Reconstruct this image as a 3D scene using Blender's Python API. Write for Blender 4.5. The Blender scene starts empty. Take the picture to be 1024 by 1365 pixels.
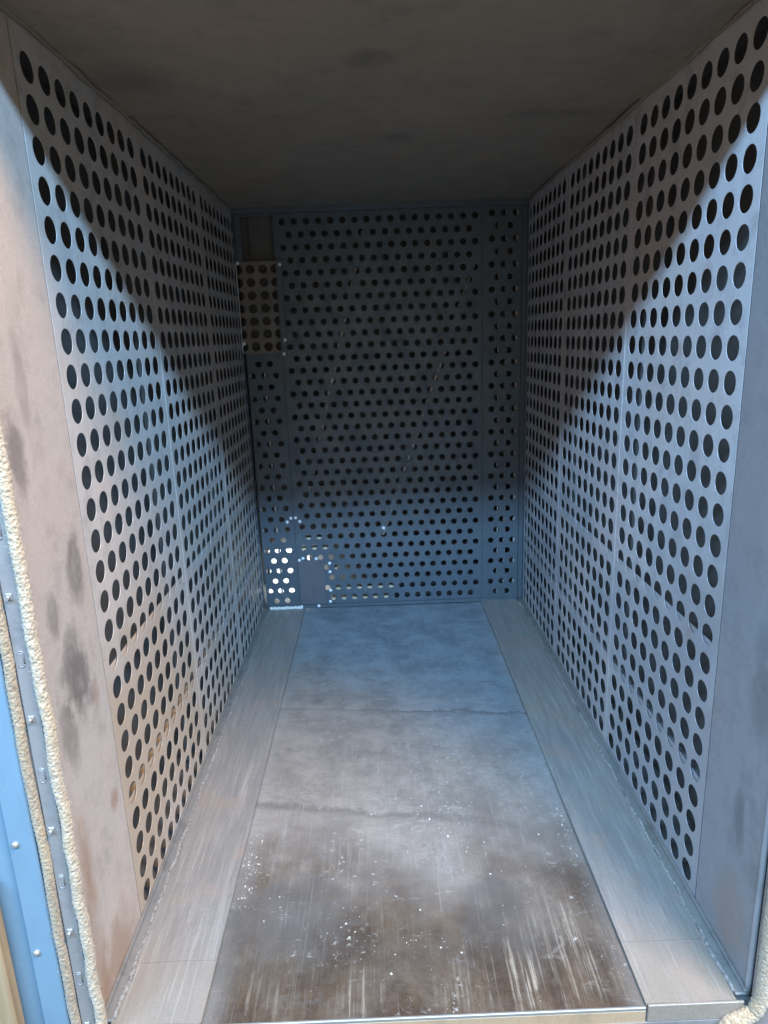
import bpy, math, random
from mathutils import Matrix, Vector
random.seed(7)
SC = bpy.context.scene
COL = SC.collection
U = 0.076                       # one hole pitch of the side walls, in metres

# ------------------------------------------------------------------ camera
def v(x, y, z): return Vector((x*U, y*U, z*U))
CX, CY, CZ, YAW, PIT, ROL, FPX = -0.7975, -10.1991, 19.4399, 0.0068, -0.2517, -0.0364, 912.63
fw = Vector((math.sin(YAW)*math.cos(PIT), math.cos(YAW)*math.cos(PIT), math.sin(PIT)))
rt = Vector((math.cos(YAW), -math.sin(YAW), 0)); up = rt.cross(fw)
r2 = math.cos(ROL)*rt + math.sin(ROL)*up
u2 = -math.sin(ROL)*rt + math.cos(ROL)*up
cd = bpy.data.cameras.new('camera'); cam = bpy.data.objects.new('camera', cd); COL.objects.link(cam)
m = Matrix((r2, u2, -fw)).transposed().to_4x4(); m.translation = v(CX, CY, CZ); cam.matrix_world = m
cd.sensor_fit = 'VERTICAL'; cd.sensor_height = 24; cd.lens = 24*FPX/1365
cd.clip_start = 0.02; cd.clip_end = 600
SC.camera = cam

# ------------------------------------------------------------------ light
# artificial / window light of the hall the oven stands in: a long cool strip high up opposite the mouth,
# a broad warmer lamp high to the right of the mouth, weak even ambient from the hall
w = bpy.data.worlds.new('World'); SC.world = w; w.use_nodes = True
bg = w.node_tree.nodes['Background']; bg.inputs[0].default_value = (1.0, .90, .66, 1); bg.inputs[1].default_value = .36
def area(name, at, aim, sx, sy, power, col, spread=180):
    d = bpy.data.lights.new(name, 'AREA'); o = bpy.data.objects.new(name, d); COL.objects.link(o)
    d.shape = 'RECTANGLE'; d.size = sx; d.size_y = sy; d.energy = power; d.color = col; d.spread = math.radians(spread)
    o.location = at; o.rotation_euler = (Vector(aim)-Vector(at)).to_track_quat('-Z', 'Y').to_euler(); return o
area('high_strip_lamp', (0, -2.6, 2.1+.64*3.03), (0, 1.4, .9), 10, .30, 1600, (.33, .62, .98))
area('warm_hall_lamp', (1.9, -1.5, 5.2), (-.4, .8, .4), 1.6, .9, 500, (1.0, .66, .36))
area('added_rear_lamp', (-7.6*U, 40.6*U, 6.2*U), (-7.4*U, 42.2*U, 1.0*U),   .16, .06, 2.6, (.85, .95, 1.0), 75)  # added lamp in the duct, brightens the low left holes of the back wall
SC.view_settings.view_transform = 'Standard'; SC.view_settings.look = 'None'
SC.view_settings.exposure = 0; SC.view_settings.gamma = 1
SC.cycles.max_bounces = 10; SC.cycles.diffuse_bounces = 6; SC.cycles.glossy_bounces = 4
SC.cycles.use_denoising = True; SC.cycles.sample_clamp_indirect = 4
try: SC.cycles.denoiser = 'OPENIMAGEDENOISE'; SC.cycles.denoising_prefilter = 'ACCURATE'
except Exception: pass

# ------------------------------------------------------------------ object helpers
def tag(o, label=None, cat=None, group=None, kind=None):
    if label: o['label'] = label
    if cat: o['category'] = cat
    if group: o['group'] = group
    if kind: o['kind'] = kind
    return o
def link(name, me, parent=None):
    o = bpy.data.objects.new(name, me); COL.objects.link(o)
    if parent: o.parent = parent
    return o
def empty(name, at=(0, 0, 0)):
    o = bpy.data.objects.new(name, None); COL.objects.link(o); o.location = v(*at); o.empty_display_size = .05
    return o
class MB:
    """collects faces in pitch units; build() links one mesh"""
    def __init__(s): s.V = []; s.F = []; s.S = []
    def quad(s, *ps, sm=False):
        n = len(s.V); s.V += [tuple(p) for p in ps]; s.F.append(tuple(range(n, n+len(ps)))); s.S.append(sm)
    def box(s, x0, x1, y0, y1, z0, z1, ch=0.0):
        X0, X1, Y0, Y1, Z0, Z1 = min(x0, x1), max(x0, x1), min(y0, y1), max(y0, y1), min(z0, z1), max(z0, z1)
        c = min(ch, (X1-X0)/2.2, (Y1-Y0)/2.2, (Z1-Z0)/2.2)
        if c <= 0:
            P = [(a, b, d) for a in (X0, X1) for b in (Y0, Y1) for d in (Z0, Z1)]
            n = len(s.V); s.V += P
            for f in ((0,1,3,2),(4,6,7,5),(0,4,5,1),(2,3,7,6),(0,2,6,4),(1,5,7,3)):
                s.F.append(tuple(n+i for i in f)); s.S.append(False)
            return
        B = ((X0, X1), (Y0, Y1), (Z0, Z1)); n = len(s.V); idx = {}
        for i in (0, 1):
            for j in (0, 1):
                for k in (0, 1):
                    for ax in range(3):
                        p = [B[0][i], B[1][j], B[2][k]]
                        for a2, q in zip(range(3), (i, j, k)):
                            if a2 != ax: p[a2] += c if q == 0 else -c
                        idx[(i, j, k, ax)] = len(s.V); s.V.append(tuple(p))
        def f(*k): s.F.append(tuple(idx[a] for a in k)); s.S.append(False)
        for ax in range(3):
            o1, o2 = [a for a in range(3) if a != ax]
            for e in (0, 1):
                q = []
                for (a, b) in ((0, 0), (1, 0), (1, 1), (0, 1)):
                    t = [0, 0, 0]; t[ax] = e; t[o1] = a; t[o2] = b; q.append((*t, ax))
                f(*q)
        for ax in range(3):
            o1, o2 = [a for a in range(3) if a != ax]
            for a in (0, 1):
                for b in (0, 1):
                    q = []
                    for e, who in ((0, o1), (0, o2), (1, o2), (1, o1)):
                        t = [0, 0, 0]; t[ax] = e; t[o1] = a; t[o2] = b; q.append((*t, who))
                    f(*q)
        for i in (0, 1):
            for j in (0, 1):
                for k in (0, 1): f((i, j, k, 0), (i, j, k, 1), (i, j, k, 2))
    def tube(s, pts, r, n=10, mod=None, cap=True):
        """swept tube; mod(i, angle) scales the radius"""
        rings = []
        for i, p in enumerate(pts):
            p = Vector(p); a = Vector(pts[max(i-1, 0)]); b = Vector(pts[min(i+1, len(pts)-1)])
            t = (b-a).normalized(); h = Vector((0, 0, 1)) if abs(t.z) < .9 else Vector((0, -1, 0))
            e1 = t.cross(h).normalized(); e2 = t.cross(e1).normalized()
            base = len(s.V)
            for k in range(n):
                an = 2*math.pi*k/n; rr = (r(i) if callable(r) else r)*(mod(i, an) if mod else 1)
                s.V.append(tuple(p + e1*rr*math.cos(an) + e2*rr*math.sin(an)))
            rings.append(base)
        for a, b in zip(rings, rings[1:]):
            for k in range(n):
                s.F.append((a+k, a+(k+1) % n, b+(k+1) % n, b+k)); s.S.append(True)
        if cap:
            s.F.append(tuple(rings[0]+k for k in range(n))[::-1]); s.S.append(False)
            s.F.append(tuple(rings[-1]+k for k in range(n))); s.S.append(False)
    def mesh(s, name, mat, org=(0, 0, 0)):
        me = bpy.data.meshes.new(name)
        me.from_pydata([((a-org[0])*U, (b-org[1])*U, (c-org[2])*U) for a, b, c in s.V], [], s.F)
        me.polygons.foreach_set('use_smooth', s.S)
        me.materials.append(mat); me.update()
        import bmesh
        bm = bmesh.new(); bm.from_mesh(me); bmesh.ops.recalc_face_normals(bm, faces=bm.faces); bm.to_mesh(me); bm.free()
        return me
    def build(s, name, mat, parent=None, org=None):
        if org is None:
            org = (0, 0, 0) if parent is None else tuple(c/U for c in parent.location)
            if parent and parent.parent: org = tuple(a + c/U for a, c in zip(org, parent.parent.location))
            if parent is None and s.V:
                org = (sum(p[0] for p in s.V)/len(s.V), sum(p[1] for p in s.V)/len(s.V), min(p[2] for p in s.V))
            o = link(name, s.mesh(name, mat, org), parent)
            if parent is None: o.location = v(*org)
            return o
        o = link(name, s.mesh(name, mat, org), parent)
        return o

# ------------------------------------------------------------------ material helpers
class NT:
    def __init__(s, name):
        s.m = bpy.data.materials.new(name); s.m.use_nodes = True; s.t = s.m.node_tree
        s.b = s.t.nodes['Principled BSDF']; s.g = s.t.nodes.new('ShaderNodeNewGeometry').outputs['Position']
    def lk(s, a, b):
        if isinstance(a, (int, float)): b.default_value = a
        elif isinstance(a, tuple): b.default_value = a if len(a) != 3 or len(b.default_value) == 3 else (*a, 1)
        else: s.t.links.new(a, b)
    def math(s, op, a, b=0.0, c=None, clamp=False):
        n = s.t.nodes.new('ShaderNodeMath'); n.operation = op; n.use_clamp = clamp
        s.lk(a, n.inputs[0]); s.lk(b, n.inputs[1])
        if c is not None: s.lk(c, n.inputs[2])
        return n.outputs[0]
    def add(s, a, b): return s.math('ADD', a, b)
    def mul(s, a, b): return s.math('MULTIPLY', a, b)
    def ramp(s, x, a, b, lo=0., hi=1., smooth=True):
        n = s.t.nodes.new('ShaderNodeMapRange'); n.interpolation_type = 'SMOOTHSTEP' if smooth else 'LINEAR'
        s.lk(x, n.inputs[0]); n.inputs[1].default_value = a; n.inputs[2].default_value = b
        n.inputs[3].default_value = lo; n.inputs[4].default_value = hi
        return n.outputs[0]
    def xyz(s):
        n = s.t.nodes.new('ShaderNodeSeparateXYZ'); s.t.links.new(s.vec((1/U,)*3), n.inputs[0]); return n.outputs
    def vec(s, scale=(1, 1, 1), loc=(0, 0, 0)):
        n = s.t.nodes.new('ShaderNodeMapping'); s.t.links.new(s.g, n.inputs[0])
        n.inputs['Scale'].default_value = scale; n.inputs['Location'].default_value = loc; return n.outputs[0]
    def noise(s, scale, stretch=(1, 1, 1), det=4, rough=.55, dist=0., loc=(0, 0, 0)):
        """scale in cycles per pitch unit"""
        n = s.t.nodes.new('ShaderNodeTexNoise')
        s.t.links.new(s.vec(tuple(c/U for c in stretch), loc), n.inputs['Vector'])
        n.inputs['Scale'].default_value = scale; n.inputs['Detail'].default_value = det
        n.inputs['Roughness'].default_value = rough; n.inputs['Distortion'].default_value = dist
        return n.outputs[0]
    def voro(s, scale, stretch=(1, 1, 1), feat='F1'):
        n = s.t.nodes.new('ShaderNodeTexVoronoi'); n.feature = feat
        s.t.links.new(s.vec(tuple(c/U for c in stretch)), n.inputs['Vector']); n.inputs['Scale'].default_value = scale
        return n.outputs['Distance']
    def mix(s, f, a, b):
        n = s.t.nodes.new('ShaderNodeMix'); n.data_type = 'RGBA'; s.lk(f, n.inputs[0]); s.lk(a, n.inputs[6]); s.lk(b, n.inputs[7])
        return n.outputs[2]
    def blob(s, c, r, wob, soft=.45, amt=.8):
        """a stain of its own shape: ellipsoid round c with a noise-torn edge"""
        X = s.xyz(); d = None
        for k in range(3):
            if r[k] is None: continue
            q = s.math('POWER', s.math('DIVIDE', s.math('ABSOLUTE', s.math('SUBTRACT', X[k], c[k])), r[k]), 2.0)
            d = q if d is None else s.add(d, q)
        d = s.add(s.math('SQRT', d), s.math('MULTIPLY', s.math('SUBTRACT', wob, .5), 3.6))
        return s.ramp(d, 1+soft*.5, 1-soft, 0, amt)
    def bump(s, h, dist=.001, strength=1.):
        n = s.t.nodes.new('ShaderNodeBump'); n.inputs['Distance'].default_value = dist; n.inputs['Strength'].default_value = strength
        s.t.links.new(h, n.inputs['Height']); s.t.links.new(n.outputs[0], s.b.inputs['Normal'])
    def done(s, col, rough, metal=0.):
        s.lk(col, s.b.inputs['Base Color']); s.lk(rough, s.b.inputs['Roughness']); s.lk(metal, s.b.inputs['Metallic']); return s.m

def steel(name, base, dark, warm, warm_amt, rough=.42, metal=.35, grime=.5, stains=(), seed=0, rusts=(), overlay=(), over_col=(.50, .37, .25), lines=()):
    n = NT(name)
    big = n.noise(.16, det=3, loc=(seed, seed, seed)); mid = n.noise(.9, det=5, rough=.65, loc=(seed+3,)*3)
    fine = n.noise(7, det=3, loc=(seed+5,)*3)
    streak = n.noise(1.6, stretch=(1, 1, .12), det=4, loc=(seed+9,)*3)
    c = n.mix(n.ramp(big, .35, .65), base, warm if warm_amt else base) if warm_amt else base
    if warm_amt: c = n.mix(n.ramp(big, .3, .7, 0, warm_amt), base, warm)
    c = n.mix(n.ramp(mid, .45, .75, 0, grime), c, dark)
    c = n.mix(n.ramp(streak, .55, .8, 0, grime*.5), c, dark)
    c = n.mix(n.ramp(fine, .62, .8, 0, .25), c, tuple(min(1, k*1.5) for k in base))
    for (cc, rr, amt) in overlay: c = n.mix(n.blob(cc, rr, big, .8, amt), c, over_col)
    if stains or rusts: edge = n.add(n.mul(mid, .55), n.mul(n.noise(2.4, stretch=(1, .8, .35), det=5, rough=.7, loc=(seed, 2, 2)), .45))
    for (cc, rr, amt) in stains: c = n.mix(n.mul(n.blob(cc, rr, edge, .55, amt), n.ramp(edge, .36, .52, .6, 1.)), c, dark)
    for (cc, rr, amt) in rusts: c = n.mix(n.blob(cc, rr, edge, .8, amt), c, (.36, .19, .10))
    for (ax, az), (bx, bz) in lines:
        X = n.xyz(); L_ = math.hypot(bx-ax, bz-az); nx, nz = (bz-az)/L_, -(bx-ax)/L_
        d = n.math('ABSOLUTE', n.add(n.add(n.mul(X[0], nx), n.mul(X[2], nz)), n.add(n.mul(mid, .8), -(ax*nx+az*nz)-.4)))
        c = n.mix(n.mul(n.ramp(d, .16, .02, 0, .4), n.ramp(n.noise(.8, det=5, rough=.8, loc=(2, 0, 3)), .53, .63)), c, (.42, .43, .43))
    grain = n.noise(22, det=3, rough=.6, loc=(seed+1,)*3); smd = n.noise(1.7, stretch=(1, 1, .7), det=7, rough=.8, loc=(seed+15,)*3)
    c = n.mix(n.ramp(grain, .35, .75, 0, .22), c, dark); c = n.mix(n.ramp(smd, .60, .70, 0, grime*.9), c, dark)
    spk = n.voro(2.6); c = n.mix(n.mul(n.ramp(spk, .07, .03), n.ramp(n.noise(.5, det=1, loc=(seed, 0, 5)), .5, .6, 0, .7)), c, dark)
    ro = n.add(n.ramp(mid, .3, .7, rough-.07, rough+.12), n.ramp(fine, .3, .7, -.03, .03))
    n.bump(n.add(n.mul(big, 7.0), n.add(n.mul(mid, .45), n.add(n.mul(fine, .07), n.mul(grain, .02)))), .002, .7)
    return n.done(c, ro, metal)

M = {}
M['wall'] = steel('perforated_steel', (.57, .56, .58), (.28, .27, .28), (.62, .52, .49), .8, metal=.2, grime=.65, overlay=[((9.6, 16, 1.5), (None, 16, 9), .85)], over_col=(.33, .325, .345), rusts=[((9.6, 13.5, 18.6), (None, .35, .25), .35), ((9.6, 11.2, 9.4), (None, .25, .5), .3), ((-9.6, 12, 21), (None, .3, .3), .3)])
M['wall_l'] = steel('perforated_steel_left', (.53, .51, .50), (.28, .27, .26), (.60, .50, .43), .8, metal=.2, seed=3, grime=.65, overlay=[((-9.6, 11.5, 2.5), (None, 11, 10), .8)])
M['frame_l'] = steel('jamb_steel_left', (.62, .54, .485), (.20, .165, .15), (.66, .54, .46), .6, seed=11, grime=.35, stains=[
    ((-9.6, 7.7, 10.3), (None, .9, 1.4), .9), ((-9.6, 6.8, 9.0), (None, .6, 1.0), .6), ((-9.6, 8.6, 13.3), (None, .55, 1.1), .75), ((-9.6, 7.0, 12.4), (None, .4, .7), .6),
    ((-9.6, 6.5, 17.0), (None, .45, 1.2), .7), ((-9.6, 7.3, 18.6), (None, .3, 1.4), .35)],
    rusts=[((-9.6, 6.5, 4.6), (None, .4, 1.8), .6), ((-9.6, 8.9, 5.4), (None, .3, .4), .6), ((-9.6, 7.4, .6), (None, 2.0, 1.2), .6), ((-9.6, 6.3, 1.5), (None, .6, 2.0), .5), ((-9.6, 8.7, 9.2), (None, .25, .5), .4)])
M['frame_r'] = steel('jamb_steel_right', (.33, .34, .365), (.15, .15, .16), (.40, .35, .35), .7, seed=17, grime=.4, stains=[
    ((9.6, 7.2, 5.0), (None, .35, 1.2), .6), ((9.6, 6.6, 9.5), (None, .7, 1.6), .5)], rusts=[((9.6, 7.2, 1.4), (None, 1.0, 1.4), .35)])
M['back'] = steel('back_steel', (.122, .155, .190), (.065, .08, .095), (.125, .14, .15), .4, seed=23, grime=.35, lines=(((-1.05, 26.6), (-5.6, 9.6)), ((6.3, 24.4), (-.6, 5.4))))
M['patchsteel'] = steel('cover_steel', (.20, .195, .19), (.12, .115, .11), (.27, .20, .15), .6, seed=31, grime=.4)
M['plate'] = steel('plain_plate_steel', (.16, .165, .185), (.10, .10, .11), (.17, .155, .16), .5, seed=37, grime=.3)
M['ceil'] = steel('ceiling_steel', (.235, .205, .17), (.13, .12, .105), (.28, .22, .165), .8, rough=.6, metal=.1, seed=41, grime=.5,
    stains=[((-.5, 13.35, 27.6), (.8, .7, None), .75), ((.55, 22.3, 27.6), (.75, .8, None), .75), ((6.6, 19.8, 27.6), (2.4, .5, None), .5), ((-8, 14.6, 27.6), (1.3, 1.5, None), .5)])
M['inner'] = steel('plenum_steel', (.13, .13, .13), (.08, .08, .08), (.15, .13, .115), .6, rough=.6, metal=.1, seed=47)
M['white_dab'] = NT('pale_rivet_head').done((.93, .93, .93), .3, .0)
M['stud'] = NT('zinc_stud').done((.36, .35, .33), .45, .6)

def floor_mat():
    n = NT('floor_plate_steel'); X = n.xyz()
    big = n.noise(.13, det=4, rough=.6); mid = n.noise(.55, det=7, rough=.75, dist=.15, loc=(4, 4, 4)); fine = n.noise(6, det=4)
    brush = n.noise(2.6, stretch=(1, .05, 1), det=5, rough=.7, loc=(2, 1, 0)); sw = n.noise(.35, stretch=(1, .6, 1), det=7, rough=.8, dist=.25, loc=(9, 2, 0))
    c = n.mix(n.ramp(mid, .35, .65), (.36, .32, .285), (.235, .21, .19))
    c = n.mix(n.ramp(n.add(n.add(X[1], n.mul(X[0], .9)), n.mul(n.math('SUBTRACT', big, .5), 14.)), 17, 30, 0, .75), c, n.mix(n.ramp(mid, .35, .65), (.27, .34, .41), (.18, .23, .28)))   # cool blue light painted into the back right of the sheet
    # rusty brown patch burnt into the front of the sheet, torn edge
    br = n.ramp(n.add(n.add(X[1], n.mul(n.math('SUBTRACT', big, .5), 20.0)), n.mul(n.math('SUBTRACT', mid, .5), 6.0)), 15.0, 7.5)
    c = n.mix(n.mul(br, n.ramp(mid, .3, .6, .8, 1.)), c, n.mix(n.ramp(sw, .4, .6), (.050, .028, .015), (.105, .068, .040)))
    c = n.mix(n.ramp(n.add(n.math('ABSOLUTE', n.math('ADD', X[0], .05)), n.mul(mid, .12)), 6.52, 6.66, 0, .8), c, (.07, .06, .055))   # dirt in the long joints
    c = n.mix(n.mul(n.ramp(sw, .54, .72), n.ramp(br, 0, 1, .40, .10)), c, (.48, .475, .465))          # pale smears
    c = n.mix(n.mul(n.ramp(brush, .60, .78, 0, .5), n.ramp(br, 0, 1, 1., .3)), c, (.42, .40, .38))
    # long pale drag scratches near the mouth, in three patches
    scr = n.noise(10, stretch=(1, .018, 1), det=4, rough=.8, loc=(7, 0, 0)); scr2 = n.noise(4.0, stretch=(1, .05, 1), det=4, rough=.7, loc=(3, .4, 0))
    for cc, rr, a in (((4.1, 7.6, 0), (2.2, 2.4, None), .62), ((2.2, 6.6, 0), (1.6, 1.2, None), .5), ((-4.7, 6.4, 0), (1.7, .9, None), .4), ((-1.9, 6.8, 0), (.6, 1.3, None), .6), ((-3.4, 12.6, 0), (1.6, 1.5, None), .4)):
        c = n.mix(n.mul(n.ramp(n.add(n.mul(scr, .6), n.mul(scr2, .4)), .50, .64), n.blob(cc, rr, mid, .7, a)), c, (.50, .43, .34))
    c = n.mix(n.ramp(n.add(n.math('ABSOLUTE', X[0]), n.mul(mid, 1.2)), 6.3, 7.3, 0, .3), c, (.42, .41, .39))   # dust along the joints
    sp = n.voro(3.2); spots = n.mul(n.ramp(sp, .10, .05), n.mul(n.ramp(n.noise(.28, det=2, loc=(12, 0, 0)), .50, .62), n.ramp(X[1], 24, 18)))
    c = n.mix(n.mul(spots, .5), c, (.60, .58, .54))
    for cc, rr, a in (((-4.6, 24.0, 0), (.35, .4, None), .4), ((-.4, 21.0, 0), (.4, .6, None), .35), ((-4.5, 9.6, 0), (1.9, 1.5, None), .5), ((3.0, 9.6, 0), (1.6, 1.4, None), .5)):
        c = n.mix(n.blob(cc, rr, mid, .5, a), c, (.10, .10, .10))
    for yc, sl, wd_, am, xr in ((22.7, -.12, .09, .55, (-4, 1)), (14.4, -.17, .16, .40, (5, 0)), (7.9, .03, .7, .30, (20, 10))):   # dark lines along the creases
        dd = n.math('ABSOLUTE', n.math('SUBTRACT', n.math('SUBTRACT', X[1], yc), n.add(n.mul(X[0], sl), n.mul(n.math('SUBTRACT', mid, .5), 1.6))))
        c = n.mix(n.mul(n.ramp(dd, wd_*2.2, 0, 0, am), n.ramp(X[0], xr[0], xr[1], .15, 1.)), c, (.08, .075, .07))
    grain = n.noise(20, det=4, rough=.7); hair = n.noise(14, stretch=(1, .02, 1), det=3, rough=.7, loc=(1, 8, 0)); arc = n.noise(1.3, stretch=(.35, 1, 1), det=8, rough=.8, dist=.8, loc=(5, 5, 0))
    c = n.mix(n.ramp(grain, .35, .7, 0, .30), c, (.10, .09, .085)); c = n.mix(n.mul(n.ramp(hair, .56, .72, 0, .35), n.ramp(br, 0, 1, 1, .35)), c, (.42, .39, .35))
    c = n.mix(n.ramp(arc, .57, .62, 0, .40), c, (.13, .115, .105)); c = n.mix(n.mul(n.ramp(arc, .41, .36, 0, .40), n.ramp(br, 0, 1, 1, .4)), c, (.46, .44, .41))
    gl = n.noise(3.0, det=8, rough=.85, loc=(3, 3, 0)); c = n.mix(n.mul(n.ramp(gl, .58, .63, 0, .7), n.ramp(n.noise(.25, det=3, loc=(8, 1, 0)), .48, .62)), c, (.60, .59, .56))
    n.bump(n.add(n.mul(mid, 1.2), n.add(n.mul(brush, .35), n.add(n.mul(grain, .06), n.mul(fine, .12)))), .0015, .8)
    ro = n.add(n.ramp(mid, .3, .7, .34, .54), n.mul(br, .06))
    return n.done(c, ro, .25)
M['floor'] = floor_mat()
def strip_mat(name, seed):
    n = NT(name); X = n.xyz()
    brush = n.noise(4.5, stretch=(1, .07, 1), det=6, rough=.8, loc=(seed, 1, 0)); mid = n.noise(.5, det=5, rough=.65, loc=(seed, 7, 0)); fine = n.noise(6, det=3)
    c = n.mix(n.ramp(brush, .35, .7), (.235, .22, .205), (.345, .315, .29)); c = n.mix(n.ramp(mid, .48, .70, 0, .7), c, (.34, .255, .21))
    c = n.mix(n.ramp(fine, .64, .78, 0, .35), c, (.2, .18, .17)); c = n.mix(n.ramp(n.add(X[1], n.mul(n.math('SUBTRACT', mid, .5), 6.)), 9.5, 6.5, 0, .7), c, (.30, .245, .19))
    hair = n.noise(13, stretch=(1, .015, 1), det=3, rough=.7, loc=(seed, 8, 0)); grain = n.noise(18, det=3, rough=.7)
    c = n.mix(n.ramp(hair, .55, .72, 0, .4), c, (.52, .50, .47)); c = n.mix(n.ramp(grain, .4, .75, 0, .3), c, (.13, .12, .11))
    n.bump(n.add(n.mul(mid, 1.0), n.add(n.mul(brush, .4), n.mul(fine, .08))), .0015, .6)
    return n.done(c, n.ramp(mid, .3, .7, .36, .5), .25)
M['strip'] = strip_mat('edge_strip_steel', 3.)
def grit_mat():
    n = NT('gritty_dust'); a = n.noise(7, det=5, rough=.8); b = n.voro(8)
    c = n.mix(n.ramp(a, .4, .6), (.17, .15, .135), (.34, .32, .30)); c = n.mix(n.ramp(b, .16, .08, 0, .9), c, (.6, .58, .54))
    n.bump(a, .004, 1.); return n.done(c, .8)
M['grit'] = grit_mat()
M['sill'] = steel('rusty_sill_steel', (.36, .28, .19), (.16, .12, .08), (.42, .27, .15), .8, rough=.6, metal=.05, seed=61)
M['trim'] = steel('trim_steel', (.27, .265, .255), (.13, .125, .12), (.28, .25, .22), .6, seed=67, grime=.7)
def rope_mat(name, a, b):
    n = NT(name); k = n.noise(9, det=4, rough=.7); g = n.noise(.5, det=4)
    c = n.mix(n.ramp(k, .35, .65), a, b); c = n.mix(n.ramp(g, .45, .7, 0, .45), c, (.42, .30, .17))
    n.bump(n.add(k, n.mul(n.voro(11), .8)), .004, 1.); n.b.inputs['Sheen Weight'].default_value = .3
    return n.done(c, .95)
M['rope'] = rope_mat('glass_rope', (.47, .375, .265), (.30, .225, .145)); M['rope2'] = rope_mat('tan_rope', (.34, .26, .17), (.21, .15, .09))
M['bar'] = steel('retainer_steel', (.29, .285, .28), (.13, .125, .125), (.30, .26, .24), .6, seed=53, grime=.6)
def blue_mat():
    n = NT('blue_paint'); a = n.noise(1.2, det=5, rough=.7, stretch=(1, 1, .3)); b = n.noise(8, det=2)
    c = n.mix(n.ramp(a, .4, .7, 0, .5), (.14, .225, .29), (.11, .18, .24)); c = n.mix(n.ramp(b, .70, .76, 0, .7), c, (.45, .45, .45))
    n.bump(a, .001, .3); return n.done(c, n.ramp(a, .3, .7, .28, .45), 0.)
M['blue'] = blue_mat()
def wood_mat():
    n = NT('pale_board'); a = n.noise(2.5, stretch=(1, 1, .05), det=5, rough=.7); c = n.mix(n.ramp(a, .35, .65), (.34, .24, .14), (.25, .17, .09))
    n.bump(a, .001, .6); return n.done(c, .75)
M['board'] = wood_mat()
M['white'] = NT('plain_white').done((.78, .76, .72), .6); M['cream'] = NT('cream_insulation').done((.74, .62, .46), .8)
n_ = NT('white_flake'); M['flake'] = n_.done(n_.mix(n_.ramp(n_.noise(4, det=2), .35, .65), (.20, .17, .13), (.50, .48, .43)), .85)
# ------------------------------------------------------------------ perforated sheet
def perforated(name, mat, u0, u1, z0, z1, rows, r, thick, place, N=24, ch=.003):
    """rows: list of (z, [u...]); sheet in the (u,z) plane; place(u, depth, z) -> xyz, depth 0 is the visible face"""
    mb = MB(); rows = sorted(rows); zb = [z0] + [(rows[i][0]+rows[i+1][0])/2 for i in range(len(rows)-1)] + [z1]
    for (zc, us), za, zt in zip(rows, zb, zb[1:]):
        us = sorted(us); ub = [u0] + [(a+b)/2 for a, b in zip(us, us[1:])] + [u1]
        for uc, ua, ut in zip(us, ub, ub[1:]):
            cor = [math.atan2(zz-zc, uu-uc) % (2*math.pi) for uu in (ua, ut) for zz in (za, zt)]
            angs = [2*math.pi*k/N for k in range(N)]
            angs = [a for a in angs if min(abs((a-c+math.pi) % (2*math.pi)-math.pi) for c in cor) > .05] + cor
            angs.sort(); n = len(angs); base = len(mb.V)
            rc = r*random.uniform(.975, 1.02); zo, uo = zc, uc
            for a in angs:
                ca, sa = math.cos(a), math.sin(a)
                t = min(((ut-uc) if ca > 0 else (ua-uc))/ca if abs(ca) > 1e-6 else 1e9, ((zt-zc) if sa > 0 else (za-zc))/sa if abs(sa) > 1e-6 else 1e9)
                o = (uc+ca*t, zc+sa*t); h = (uc+ca*rc, zc+sa*rc); h2 = (uc+ca*(rc+ch), zc+sa*(rc+ch))
                mb.V += [place(o[0], 0, o[1]), place(h2[0], 0, h2[1]), place(h[0], ch, h[1]), place(h[0], thick, h[1]), place(o[0], thick, o[1])]
            for k in range(n):
                a = base+5*k; b = base+5*((k+1) % n)
                for q, sm in ((0, False), (1, True), (2, True), (3, False)):
                    mb.F.append((a+q, b+q, b+q+1, a+q+1)); mb.S.append(sm)
    for e in ((u0, z0, u1, z0), (u1, z0, u1, z1), (u1, z1, u0, z1), (u0, z1, u0, z0)):
        mb.quad(place(e[0], 0, e[1]), place(e[2], 0, e[3]), place(e[2], thick, e[3]), place(e[0], thick, e[1]))
    return mb.mesh(name, mat)

W2, D, H = 9.61, 37.68, 27.6
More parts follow.
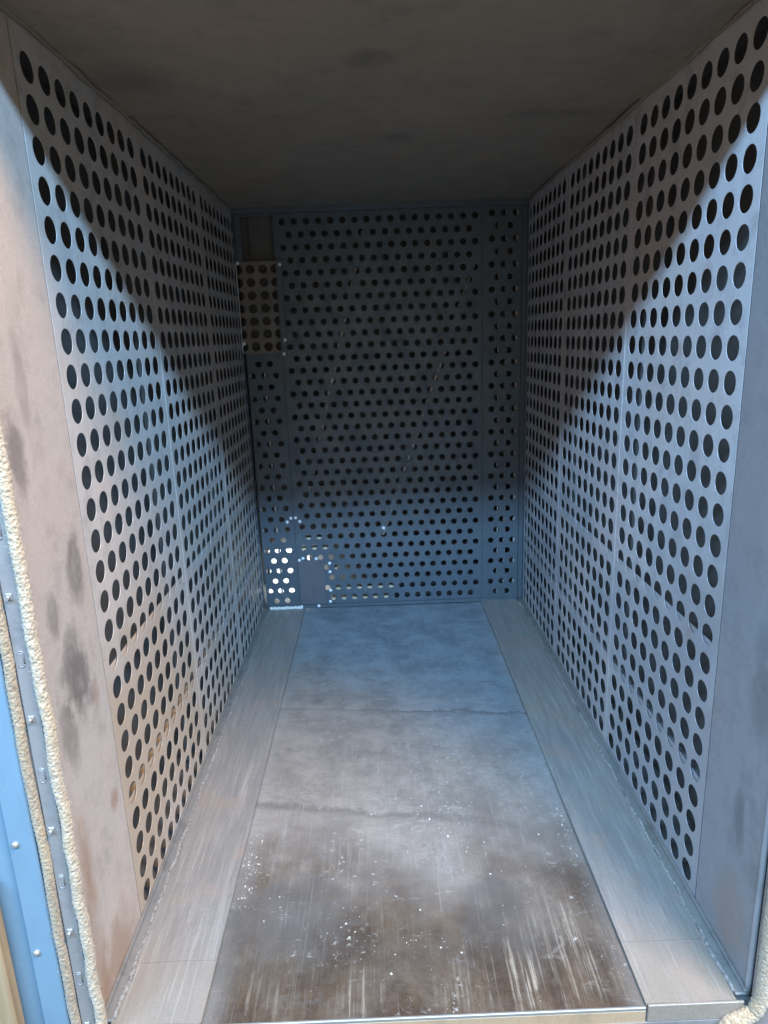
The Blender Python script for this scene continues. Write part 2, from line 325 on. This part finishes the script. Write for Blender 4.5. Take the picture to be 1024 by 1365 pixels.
# ------------------------------------------------------------------ side walls
def side_wall(sg, yh, zh, name, other, fmat):
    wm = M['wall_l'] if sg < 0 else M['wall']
    root = MB(); X = sg*(W2+1.9)                      # plain outer skin of the air duct behind the sheets
    root.box(X, X+sg*.15, 5.62, 43.6, -1.2, 29); wall = root.build(name, M['inner'])
    tag(wall, kind='structure')
    org = tuple(c/U for c in wall.location)
    s9 = [.9939*k for k in range(9)]; y0 = yh - .74; wd = 9*.9939+.5204
    zt = 27.72; rows = [(zh-j, [yh-y0+s for s in s9]) for j in range(27)]
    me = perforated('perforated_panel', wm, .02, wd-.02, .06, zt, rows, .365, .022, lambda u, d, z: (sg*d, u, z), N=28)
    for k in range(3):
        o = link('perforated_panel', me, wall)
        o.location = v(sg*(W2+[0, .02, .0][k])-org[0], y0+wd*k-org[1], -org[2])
    fr = MB()                                          # plain jamb sheet, folded round the mouth
    fr.box(sg*W2, sg*(W2+.1), 5.9, y0-.03, 0.02, 29, .02)
    fr.build('jamb_sheet', fmat, wall)
    fo = MB(); fo.tube([(sg*(W2+.03), 5.88, z/2) for z in range(0, 60)], .10, 8); fo.build('rolled_edge', fmat, wall)
    for zc in (zh-17.2, zh-22.2):
        b = MB(); b.box(sg*(W2+.075), sg*(W2+.11), y0, 37.2, zc-.55, zc); b.box(sg*(W2+.11), sg*(W2+.6), y0, 37.2, zc-.55, zc-.51)
        b.build('stiffener', wm, wall)
    for k in range(3):                                 # cross webs in the duct
        b = MB(); b.box(sg*(W2+.62), sg*(W2+.9), y0+wd*k-.25, y0+wd*k-.18, .1, 27.4); b.build('web_plate', M['inner'], wall)
    b = MB(); b.box(sg*(W2-.05), sg*(W2+.3), 37.30, 37.62, .0, 27.5, .02); b.build('corner_post', M['back'], wall)
    # seam cover lips
    for k in (1, 2):
        b = MB(); yy = y0+wd*k; b.box(sg*(W2-.02), sg*(W2-.001), yy-.02, yy+.05, .1, 27.4, .005); b.build('seam_lip', wm, wall)
    return wall
wl = side_wall(-1, 10.279, 26.597, 'left_wall', None, M['frame_l'])
wr = side_wall(1, 10.0415, 26.736, 'right_wall', None, M['frame_r'])

# ------------------------------------------------------------------ floor
mb = MB(); mb.box(-11.4, 11.4, 5.62, 43.6, -1.2, -.16); floor = mb.build('floor', M['inner']); tag(floor, kind='structure')
def fz(x, y):                                          # buckled sheet
    h = -.035
    for yc, a, w_, sl in ((22.7, .025, .16, -.12), (14.4, .022, .3, -.17), (7.9, .015, .3, .03)):
        q = (y-yc-sl*x)/w_; h += -a*math.exp(-q*q)
    return h + .03*math.sin(x*.7+y*.23)*math.sin(y*.31+1)
def sheet(mb, x0, x1, y0, y1, fz, nx, ny, drop=.12):
    b = len(mb.V)
    for j in range(ny+1):
        for i in range(nx+1):
            x = x0+(x1-x0)*i/nx; y = y0+(y1-y0)*j/ny; mb.V.append((x, y, fz(x, y)))
    for j in range(ny):
        for i in range(nx):
            a = b+j*(nx+1)+i; mb.F.append((a, a+1, a+nx+2, a+nx+1)); mb.S.append(True)
    n2 = len(mb.V); ring = [b+i for i in range(nx+1)] + [b+(j+1)*(nx+1)-1 for j in range(1, ny+1)] + [b+ny*(nx+1)+i for i in range(nx-1, -1, -1)] + [b+j*(nx+1) for j in range(ny-1, 0, -1)]
    L = len(ring)
    for k in ring: mb.V.append(mb.V[k])
    for k in ring: p = mb.V[k]; mb.V.append((p[0], p[1], p[2]-drop))
    for k in range(L): mb.F.append((n2+k, n2+(k+1) % L, n2+L+(k+1) % L, n2+L+k)); mb.S.append(False)
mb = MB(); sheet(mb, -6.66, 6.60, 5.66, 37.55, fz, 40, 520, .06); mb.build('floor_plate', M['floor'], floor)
for sg, xi, xo in ((-1, -6.62, -9.3), (1, 6.52, 9.2)):
    for (ya, yb, dz) in ((5.66, 7.76, .0), (7.77, 37.5, .006)):
        mb = MB(); x0, x1 = min(xi, xo), max(xi, xo)
        sheet(mb, x0, x1, ya, yb, lambda x, y: .075+dz+.012*math.sin(y*.8+sg)+.01*math.sin(x*3), 10, max(4, int((yb-ya)*3)), .11)
        mb.build('edge_strip', M['strip'], floor)
    # angle trim between strip and wall, with gritty dust in it
    mb = MB(); mb.box(sg*9.24, sg*9.60, 5.8, 37.45, .02, .13, .03); mb.box(sg*9.50, sg*9.605, 5.8, 37.45, .13, .24, .02); mb.build('angle_trim', M['trim'], floor)
    mb = MB(); pts = [(sg*(9.24+.03*math.sin(i*.9)), 5.9+i*.25, .085+.012*math.sin(i*1.7)) for i in range(126)]
    mb.tube(pts, lambda i: .045+.03*math.sin(i*.37)*math.sin(i*.11+1)+.02*random.random(), 6); mb.build('weld_bead', M['grit'], floor)
mb = MB(); mb.box(-6.6, 6.5, 5.56, 5.64, -.09, .03, .02); mb.build('front_lip', M['stud'], floor)
mb = MB(); mb.box(-6.6, 6.5, 5.57, 5.64, -.6, -.095, .02); mb.build('sill_face', M['sill'], floor)
mb = MB(); mb.box(-9.5, -6.65, 5.56, 5.64, -.5, .10, .02); mb.box(6.55, 9.4, 5.56, 5.64, -.5, .10, .02); mb.build('front_lip', M['strip'], floor)

# ------------------------------------------------------------------ ceiling
mb = MB(); mb.box(-12, 12, 5.62, 43.6, 28.1, 28.6); ceil = mb.build('ceiling', M['inner']); tag(ceil, kind='structure')
def cz(a, ph): return lambda x, y: H+a+.05*math.sin(x*.45+ph)*math.sin(y*.5+ph)+.02*math.sin(x*1.3+y*.6+ph)
for (ya, yb, a, ph) in ((5.64, 17.9, 0.0, .3), (17.7, 37.0, .07, .9)):
    mb = MB(); sheet(mb, -9.58, 9.58, ya, yb, cz(a, ph), 40, 40, -.05); mb.build('ceiling_sheet', M['ceil'], ceil)
mb = MB(); mb.box(-9.5, 9.5, 36.9, 37.6, 27.33, 27.75, .03); mb.build('rear_channel', M['back'], ceil)
for sg in (-1, 1):
    mb = MB(); pts = [(sg*(9.52+.03*math.sin(i*.7)), 6+i*.3, 27.58+.03*math.sin(i*.53)*math.sin(i*.21)) for i in range(105)]
    mb.tube(pts, lambda i: .05+.05*abs(math.sin(i*.43)*math.sin(i*.17)), 6); mb.build('sealant_bead', M['ceil'], ceil)

# ------------------------------------------------------------------ back wall
mb = MB(); z = 43.5
mb.box(-12, 12, z, z+.15, -1.2, 29)
back = mb.build('back_wall', M['inner']); tag(back, kind='structure')
borg = tuple(c/U for c in back.location)
def bplace(y): return lambda u, d, z: (u-borg[0], y+d-borg[1], z-borg[2])
rows = [(26.829-.7912*j, [-6.425+.7857*i+(.3929 if j % 2 else 0) for i in range(16 if j % 2 else 17)]) for j in range(34)]
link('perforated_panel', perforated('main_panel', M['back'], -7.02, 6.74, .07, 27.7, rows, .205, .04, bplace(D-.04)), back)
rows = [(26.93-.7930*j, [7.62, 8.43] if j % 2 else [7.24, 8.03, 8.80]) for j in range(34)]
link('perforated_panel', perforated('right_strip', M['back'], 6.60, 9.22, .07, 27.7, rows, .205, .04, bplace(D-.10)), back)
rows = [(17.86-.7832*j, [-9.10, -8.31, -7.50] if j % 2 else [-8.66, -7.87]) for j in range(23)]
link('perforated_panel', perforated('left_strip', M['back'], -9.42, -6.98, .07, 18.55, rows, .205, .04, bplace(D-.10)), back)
for (x0, x1, z0, z1, nm) in ((-9.55, -9.12, 24.4, 27.7, 'opening_jamb'), (-9.12, -7.08, 27.22, 27.7, 'opening_header')):
    mb = MB(); mb.box(x0, x1, D-.10, D+.05, z0, z1, .02); mb.build(nm, M['back'], back)
mb = MB(); mb.box(9.26, 9.62, D-.06, D, .05, 27.7, .01); mb.build('corner_plate', M['back'], back)
for x in (-6.99, 6.61):
    mb = MB(); mb.box(x-.02, x+.02, D-.13, D-.10, .1, 27.6 if x > 0 else 18.5, .01); mb.build('joint_lip', M['back'], back)
mb = MB(); mb.box(-8.72, -6.9, D+.55, D+.62, 24, 27.8, .01); mb.build('recess_plate', M['inner'], back)
mb = MB(); mb.box(-9.6, 9.6, D+.9, D+.98, 18.2, 27.9); mb.build('baffle_plate', M['inner'], back)
for x, wd_, zt_ in ((-9.33, .14, 18.3), (-8.28, .10, 18.3), (8.25, .10, 27.2), (8.98, .14, 27.2), (7.75, .05, 27.2)):
    mb = MB(); mb.box(x-wd_/2, x+wd_/2, D+.05, D+.5, .1, zt_); mb.build('upright_bar', M['wall'], back)
mb = MB()                                             # base angle along the foot of the wall
mb.box(-9.3, 9.2, D-.22, D-.11, .02, .24, .02); mb.build('base_angle', M['back'], back)
for pa, pb in (((-1.05, 26.6), (-5.6, 9.6)), ((6.3, 24.4), (-.6, 5.4))):
    mb = MB(); mb.tube([(pa[0], D+.22, pa[1]), (pb[0], D+.22, pb[1])], .15, 8); mb.build('brace_rod', M['wall'], back)
# small dome rivet, shared mesh
def dome(r, mat, depth=.06):
    mb = MB(); n = 10
    prof = [(r, 0), (r*.92, depth*.5), (r*.6, depth*.9), (0.001, depth)]
    for (ra, da), (rb, db) in zip(prof, prof[1:]):
        for k in range(n):
            a, b = 2*math.pi*k/n, 2*math.pi*(k+1)/n
            mb.quad((ra*math.cos(a), -da, ra*math.sin(a)), (ra*math.cos(b), -da, ra*math.sin(b)), (rb*math.cos(b), -db, rb*math.sin(b)), (rb*math.cos(a), -db, rb*math.sin(a)), sm=True)
    return mb.mesh('rivet', mat)
RIV = dome(.12, M['white_dab'])
def rivet(x, z, y, parent, name='rivet', me=None, s=1.):
    o = link(name, me or RIV, parent); p = Vector((0, 0, 0)); q = parent
    while q: p += q.location; q = q.parent
    o.location = v(x, y, z)-p; o.scale = (s, 1, s); return o
for x, z in ((-7.48, 6.68), (-7.20, 6.95)): rivet(x, z, D-.10, back)
for x, z in ((-6.87, 6.95), (-6.58, 6.67), (-4.61, 2.75), (-4.63, 1.3), (-4.70, .41), (-4.60, 3.41), (-5.57, 3.80), (-6.53, 3.86), (-.55, 5.95)): rivet(x, z, D-.04, back)

mb = MB(); mb.box(-9.9, -6.6, 42.6, 42.9, -.15, 3.0, .03); mb.box(-9.9, -6.6, 41.2, 42.6, -.15, -.05); mb.build('insulation_board', M['white'], back)
for x0, x1, zc in ((-6.9, -5.0, 5.47), (-6.9, -4.6, 4.68), (-4.75, -4.1, 3.09), (-4.6, .1, 1.51), (-4.6, .1, .70)):
    mb = MB(); mb.box(x0, x1, D+.12, D+.9, zc-.24, zc-.14, .01); mb.build('insulation_ledge', M['cream'], back)
# perforated cover with the large holes
cv = empty('perforated_cover', (-8.3, D-.16, 18.55))
tag(cv, 'perforated steel cover with larger holes, screwed below the open recess', 'cover plate')
rows = [(23.97-.826*j, [-9.50, -8.70, -7.86, -7.08]) for j in range(7)]
o = link('cover_sheet', perforated('cover_sheet', M['patchsteel'], -9.86, -6.70, 18.57, 24.46, rows, .29, .04, lambda u, d, z: (u+8.3, d, z-18.55), N=28), cv)
mb = MB(); mb.box(-7.0, -6.62, D-.24, D-.175, 18.4, 24.5, .015); mb.build('edge_batten', M['back'], cv)
for x, z in ((-6.72, 24.22), (-6.72, 19.42), (-6.85, 18.5)): rivet(x, z, D-.24, cv)
for x, z in ((-9.50, 24.40), (-9.50, 19.25)): rivet(x, z, D-.16, cv)
mb = MB(); mb.box(-9.585, -9.55, D-.40, D-.37, 18.6, 24.4, .01); mb.build('bright_edge', M['white_dab'], cv)
# plain patch
pp = empty('patch_plate', (-5.95, D-.07, .2)); tag(pp, 'plain blank steel patch over the holes low on the back wall', 'patch plate')
mb = MB(); mb.box(-6.90, -5.0, D-.085, D-.042, .26, 3.66, .012); mb.build('patch_sheet', M['plate'], pp)
for x, z in ((-6.80, 3.73), (-6.85, .16), (-5.56, .18)): rivet(x, z, D-.05 if z > 1 else D-.22, pp)
# white strip painted as light leaking under the back wall, left corner
mb = MB(); pts = [(-9.2+i*.1, D-.30+.03*math.sin(i*1.1), .12+.03*math.sin(i*2.1)) for i in range(25)]
mb.tube(pts, lambda i: .10+.05*random.random(), 7); o = mb.build('light_leak_strip', M['white'])
tag(o, 'ragged white strip standing in for light leaking under the back wall, left corner', 'light leak')

# ------------------------------------------------------------------ mouth of the oven, left side
def rope(name, mat, pts, r, label, cat='gasket', knit=26, seed=0, fuzz=0):
    rnd = random.Random(seed); dense = []
    P_ = [Vector(p) for p in pts]
    for a, b in zip(P_, P_[1:]):
        n = max(1, int((b-a).length/.05)); dense += [a+(b-a)*k/n for k in range(n)]
    dense.append(P_[-1])
    wob = [rnd.uniform(-1, 1) for _ in range(len(dense)//12+3)]
    def wv(i): k = i/12; j = int(k); f = k-j; return wob[j]*(1-f)+wob[j+1]*f
    D2 = [p+Vector((wv(i)*.035, wv((i*7) % (len(dense)-1))*.0, 0)) for i, p in enumerate(dense)]
    mb = MB()
    mb.tube([tuple(p) for p in D2], r, 20, lambda i, a: 1+.045*math.sin(i*1.9+5*a)+.04*math.sin(i*1.9-5*a)+.03*rnd.random())
    o = mb.build(name, mat); tag(o, label, cat)
    if fuzz:
        fb = MB()
        for _ in range(fuzz):
            p = D2[rnd.randrange(len(D2))]; a = rnd.uniform(0, 2*math.pi); d = Vector((math.cos(a), math.sin(a), rnd.uniform(-.5, .5)))
            q = p+d*r*.95; e = q+d*rnd.uniform(.04, .11)+Vector((0, 0, rnd.uniform(-.06, .06))); s = Vector((0, 0, .007))
            fb.quad(q-s, q+s, e)
        f = fb.build('loose_fibres', mat, o); tag(f, kind='stuff')
    return o
YF = 5.4
rope('rope_gasket', M['rope'], [(-9.38, YF, -3), (-9.40, YF, 29)], .145, 'pale frayed rope gasket along the left jamb, between jamb and bolted steel bar', seed=1, fuzz=1500)
rope('rope_gasket', M['rope2'], [(-10.14, YF+.05, -3), (-10.14, YF+.05, 29)], .13, 'tan knitted rope gasket between the bolted bar and the blue cladding', seed=2, fuzz=900)
bar = empty('retaining_bar', (-9.78, YF+.1, -3)); tag(bar, 'flat grey steel bar with studs and slots holding the left rope gaskets', 'retaining bar')
def slotted():
    mb = MB(); mb.box(-9.97, -9.58, YF+.05, YF+.13, -3, 29, .015); return mb
slotted().build('flat_bar', M['bar'], bar)
for k in range(-1, 9):
    z = 3.76+3.3*k
    mb = MB(); mb.tube([(-9.81, YF+.06, z), (-9.81, YF-.10, z)], .055, 10); mb.box(-9.89, -9.73, YF+.01, YF+.05, z-.09, z+.09, .02); s = mb.build('stud', M['stud'], bar)
    z += 1.65; mb = MB()
    pts = [(-9.80+.075*math.cos(t), YF+.045, z+.14*(1 if math.sin(t) > 0 else -1)+.075*math.sin(t)) for t in [2*math.pi*q/16 for q in range(17)]]
    mb.tube(pts, .018, 6); mb.box(-9.86, -9.74, YF+.035, YF+.055, z-.17, z+.17, .01); mb.build('slot_plug', M['bar'], bar)
bl = empty('blue_cladding', (-10.8, YF+.1, -3)); tag(bl, 'sky blue painted steel cladding with dome screws beside the left gasket', 'cladding')
mb = MB(); mb.box(-11.02, -10.30, YF-.02, YF+.25, -3, 29, .05); mb.build('front_flange', M['blue'], bl)
mb = MB(); mb.box(-16, -11.00, YF+.16, YF+.3, -3, 29, .02); mb.build('recessed_sheet', M['blue'], bl)
SCW = dome(.10, M['stud'], .09)
for k in range(-1, 4): rivet(-10.80, 3.15+3.55*k, YF-.02, bl, 'screw', SCW)
mb = MB(); mb.box(-12.6, -11.56, YF-.35, YF+.05, -3, 5.6, .05); o = mb.build('pale_board', M['board']); tag(o, 'pale tan board standing against the blue cladding at lower left', 'board')

# right and bottom gasket
pts = [(9.80, YF, 29), (9.80, YF, 1.2), (9.76, YF, .4), (9.60, YF, -.1), (9.25, YF, -.32), (8.9, YF, -.5), (8.6, YF, -1.0), (8.5, YF, -2.5)]
rope('rope_gasket', M['rope'], pts, .21, 'pale rope gasket down the right jamb, curling under the floor lip corner', seed=3, fuzz=1500)
# front faces of the casing, behind the ropes
cs = MB(); cs.box(-10.35, -9.62, YF+.14, YF+.2, -3, 29); cs.box(9.66, 16, YF+.14, YF+.3, -3, 29); cs.box(-9.7, 9.7, YF+.14, YF+.2, -3, -.52)
cs.box(-16, 16, YF+.14, YF+.3, 28.0, 33); cs.box(-16.1, -15.9, YF+.3, 44, -3, 33); cs.box(15.9, 16.1, YF+.3, 44, -3, 33); cs.box(-16, 16, 5.8, 44, 32.8, 33)
casing = cs.build('oven_casing', M['bar']); tag(casing, kind='structure')

# ------------------------------------------------------------------ loose flakes on the floor
def flakes(name, clusters, label, seed):
    rnd = random.Random(seed); mb = MB()
    for (x, y, sx, sy, n, s) in clusters:
        for _ in range(int(n*.95)):
            px = rnd.gauss(x, sx); py = rnd.gauss(y, sy)
            if not (-6.55 < px < 6.45 and 5.8 < py < 37): continue
            q = s*rnd.choice((.2, .25, .3, .35, .4, .5, .6, .8, 1.4))*rnd.uniform(.6, 1.2); z0 = fz(px, py)+.004; k = rnd.randrange(4, 7); a0 = rnd.random()*6
            ring = [(px+q*rnd.uniform(.4, 1.3)*math.cos(a0+2*math.pi*i/k), py+q*rnd.uniform(.4, 1.5)*math.sin(a0+2*math.pi*i/k)) for i in range(k)]
            top = (px, py, z0+q*rnd.uniform(.2, .5))
            for i in range(k):
                a, b = ring[i], ring[(i+1) % k]; mb.quad((a[0], a[1], z0), (b[0], b[1], z0), top)
    o = mb.build(name, M['flake']); tag(o, label, 'debris', kind='stuff')
flakes('white_flakes', [(1.9, 15.5, .5, 1.9, 150, .045), (1.6, 13.2, 1.8, 1.2, 90, .045), (-.9, 13.6, 1.4, 1.6, 60, .04), (-2.5, 9.0, .3, .7, 22, .06), (.5, 9.5, 3, 2, 50, .03),
    (-6.2, 12.6, .18, 1.3, 160, .04), (-5.9, 11.0, .4, .9, 60, .035), (6.15, 13.3, .14, 1.6, 140, .04), (0, 18, 2.5, 2.5, 60, .025), (0, 8.2, 2.2, .25, 60, .035)],
    'white flakes and grit scattered over the steel floor sheet', 5)
